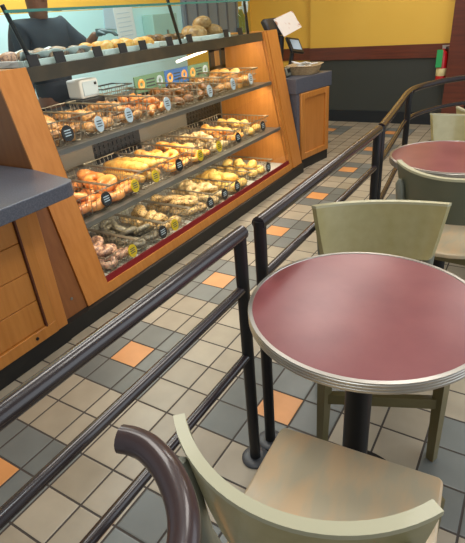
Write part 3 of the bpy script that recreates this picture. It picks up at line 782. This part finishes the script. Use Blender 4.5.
# ------------------------------------------------------------------ register, display, basket on the right counter
pos = thing('cash_register', 'black cash register with a tilted printed card on the counter', 'cash register', (-4.3, 20.9, 5.4))
obj('base', box(B(), -0.8, 0.6, -1.0, 1.2, 0, 0.35), 'darkframe', pos, bevel=0.05)
obj('stand', tube(B(), [(-0.2, 0.4, 0.3), (-0.1, 0.5, 2.2)], 0.28, 12), 'blackmetal', pos)
mr = Matrix.Translation((0, 0, 2.7)) @ Matrix.Rotation(-0.5, 4, 'Y')
obj('monitor', box(B(), -0.18, 0.18, -1.5, 0.9, -0.5, 0.5, mr), 'blackmetal', pos, bevel=0.12)
mr2 = Matrix.Translation((0.35, 0.75, 2.75)) @ Matrix.Rotation(0.14, 4, 'X') @ Matrix.Rotation(-0.55, 4, 'Y')
obj('printed_card', box(B(), -0.02, 0.02, -1.2, 1.35, -0.5, 0.62, mr2), 'photo', pos)
cd = thing('customer_display', 'small dark customer screen on a stalk beside the cash register', 'screen', (-4.2, 22.8, 5.4))
mr3 = Matrix.Translation((0.1, 0.2, 1.5)) @ Matrix.Rotation(-0.5, 4, 'Y') @ Matrix.Rotation(-0.15, 4, 'X')
obj('screen_housing', box(B(), -0.1, 0.08, -0.85, 0.75, -0.5, 0.5, mr3), 'blackmetal', cd, bevel=0.06)
obj('screen_glass', box(B(), 0.08, 0.1, -0.6, 0.5, -0.3, 0.33, mr3), 'screen', cd)
obj('stalk', tube(B(), [(-0.1, -0.3, 0.0), (0, 0.0, 1.3)], 0.14, 10), 'blackmetal', cd)
obj('foot', box(B(), -0.45, 0.25, -0.7, 0.15, 0, 0.12), 'blackmetal', cd, bevel=0.03)
cr = thing('card_reader', 'grey glossy card terminal in front of the cash register', 'card reader', (-3.5, 20.2, 5.4))
obj('reader_body', box(B(), -0.3, 0.3, -0.3, 0.3, 0, 0.5, Matrix.Rotation(-0.2, 4, 'Y')), 'greypost', cr, bevel=0.06)
obj('reader_screen', box(B(), 0.3, 0.31, -0.2, 0.2, 0.2, 0.42, Matrix.Rotation(-0.2, 4, 'Y')), 'kick', cr)
wb = thing('wicker_basket', 'shallow pale wicker basket of paper packets on the counter', 'basket', (-3.0, 21.9, 5.4), 0.12)
bm = B()
def rr(hx, hy, z, n=40):
    return [(hx*math.copysign(abs(math.cos(2*PI*k/n))**0.5, math.cos(2*PI*k/n)), hy*math.copysign(abs(math.sin(2*PI*k/n))**0.5, math.sin(2*PI*k/n)), z) for k in range(n)]
rings = [rr(0.75, 0.95, 0.0), rr(0.85, 1.05, 0.2), rr(0.95, 1.15, 0.45), rr(1.05, 1.25, 0.5), rr(0.95, 1.15, 0.52), rr(0.85, 1.05, 0.42), rr(0.75, 0.95, 0.1)]
vs = [[bm.verts.new(p) for p in r] for r in rings]
for a, b in zip(vs, vs[1:]):
    for j in range(40): bm.faces.new((a[j], a[(j+1) % 40], b[(j+1) % 40], b[j]))
bm.faces.new(vs[0]); bm.faces.new(vs[-1])
obj('woven_bowl', bm, 'wicker', wb)
for k in range(7):
    a = k*0.9; mx_ = Matrix.Translation((-3.0+0.35*math.cos(a*1.7), 21.9+0.5*math.sin(a*2.1), 5.4+0.2+0.075*k)) @ Euler((random.uniform(-.25, .25), random.uniform(-.25, .25), a)).to_matrix().to_4x4()
    tag(obj('paper_packet', box(B(), -0.3, 0.3, -0.22, 0.22, -0.03, 0.03, mx_), 'white', bevel=0.01), 'small white paper packet heaped in the wicker basket', 'packet', 'paper packets in the wicker basket')

# ------------------------------------------------------------------ person behind the case
def skin_mesh(name, verts, edges, radii, m, parent, root=0, sub_=2):
    me = bpy.data.meshes.new(name); me.from_pydata([Vector(v)*T for v in verts], edges, []); o = bpy.data.objects.new(name, me); COL.objects.link(o)
    md = o.modifiers.new('skin', 'SKIN')
    for i, r in enumerate(radii):
        sv = me.skin_vertices[0].data[i]; rx = r if isinstance(r, tuple) else (r, r)
        sv.radius = (rx[0]*T, rx[1]*T); sv.use_root = (i == root)
    ms = o.modifiers.new('sub', 'SUBSURF'); ms.levels = sub_; ms.render_levels = sub_
    dg = bpy.context.evaluated_depsgraph_get(); nm = bpy.data.meshes.new_from_object(o.evaluated_get(dg))
    o.modifiers.clear(); o.data = nm; nm.materials.clear(); nm.materials.append(MAT[m]); nm.shade_smooth(); o.parent = parent
    return o
pr = thing('person', 'person in a dark shirt working behind the display case', 'person', (-8.4, 7.2, 0))
def chain(spec):
    V, E, R = [], [], []
    return V, E, R
# vertices relative to the base, facing +X (towards the case), height about 10.9 tiles
V = [(0, 0, 5.9), (0.02, 0, 6.7), (0.0, 0, 7.7), (-0.02, 0, 8.7), (0.02, 0, 9.25), (0.12, 0, 9.75), (0.2, 0, 10.3), (0.18, 0, 10.75),
     (0, -1.05, 9.0), (0.0, -1.4, 7.7), (0.1, -1.5, 6.4), (0.2, -1.45, 5.7),
     (0, 1.05, 9.0), (0.45, 1.4, 8.35), (0.8, 1.7, 8.2), (1.4, 1.75, 8.7),
     (0, -0.5, 5.5), (0.1, -0.55, 3.1), (0.0, -0.6, 0.5), (0.55, -0.65, 0.22),
     (0, 0.5, 5.5), (0.1, 0.55, 3.1), (0.0, 0.6, 0.5), (0.55, 0.65, 0.22)]
E = [(0, 1), (1, 2), (2, 3), (3, 4), (4, 5), (5, 6), (6, 7), (3, 8), (8, 9), (9, 10), (10, 11), (3, 12), (12, 13), (13, 14), (14, 15), (0, 16), (16, 17), (17, 18), (18, 19), (0, 20), (20, 21), (21, 22), (22, 23)]
R = [0.75, 0.68, 0.78, 0.72, 0.36, 0.42, 0.5, 0.36, 0.4, 0.3, 0.24, 0.16, 0.4, 0.3, 0.24, 0.16, 0.5, 0.33, 0.2, 0.18, 0.5, 0.33, 0.2, 0.18]
body = skin_mesh('body', V, E, R, 'skin', pr)
shirt = skin_mesh('shirt', V[:5]+V[8:11]+V[12:15], [(0, 1), (1, 2), (2, 3), (3, 4), (3, 5), (5, 6), (6, 7), (3, 8), (8, 9), (9, 10)], [0.86, 0.82, 0.92, 0.86, 0.42, 0.52, 0.42, 0.34, 0.52, 0.42, 0.36], 'cloth', pr)
tr = skin_mesh('trousers', [V[0]]+V[16:19]+V[20:23], [(0, 1), (1, 2), (2, 3), (0, 4), (4, 5), (5, 6)], [0.82, 0.6, 0.42, 0.3, 0.6, 0.42, 0.3], 'trouser', pr)
hr = obj('hair', lathe(B(), [(0.57, 0.0), (0.6, 0.3), (0.5, 0.6), (0.25, 0.78), (0, 0.82)], 24), 'hair', pr, loc=(0.08, 0, 10.35))
for s in (-1, 1):
    obj('ear', bun_bm(0.07, 0.05, 0.13), 'skin', pr, loc=(0.15, s*0.5, 10.25))
    obj('eye', lathe(B(), [(0, -0.06), (0.06, 0), (0, 0.06)], 10), 'white', pr, loc=(0.66, s*0.18, 10.4))
obj('nose', bun_bm(0.1, 0.07, 0.12), 'skin', pr, loc=(0.7, 0, 10.25))
obj('mouth', box(B(), -0.02, 0.02, -0.15, 0.15, -0.02, 0.02), 'mahog', pr, loc=(0.65, 0, 10.02))
def hand(bx, by, bz, ang):
    base = Vector((bx, by, bz)); d = Vector((math.cos(ang), math.sin(ang), 0)); s = Vector((-d.y, d.x, 0)); u = Vector((0, 0, 1))
    V = [base, base+d*0.35]; E = [(0, 1)]; R = [0.15, (0.2)]
    for k, (o_, ln) in enumerate(((-0.17, 0.36), (-0.06, 0.43), (0.06, 0.41), (0.17, 0.32))):
        i = len(V); V += [base+d*0.5+s*o_, base+d*(0.5+ln*0.55)+s*o_*1.1-u*0.05, base+d*(0.5+ln*0.9)+s*o_*1.1-u*0.2]; E += [(1, i), (i, i+1), (i+1, i+2)]; R += [0.062, 0.055, 0.045]
    i = len(V); V += [base+d*0.2-s*0.22-u*0.03, base+d*0.42-s*0.36-u*0.1]; E += [(0, i), (i, i+1)]; R += [0.075, 0.055]
    return skin_mesh('gloved_hand', [tuple(v) for v in V], E, R, 'glove', pr)
h1 = hand(1.4, 1.75, 8.7, 0.6); h1['label'] = 'grey gloved hand'
h2 = hand(0.2, -1.45, 5.6, 0.3); h2['label'] = 'grey gloved hand'
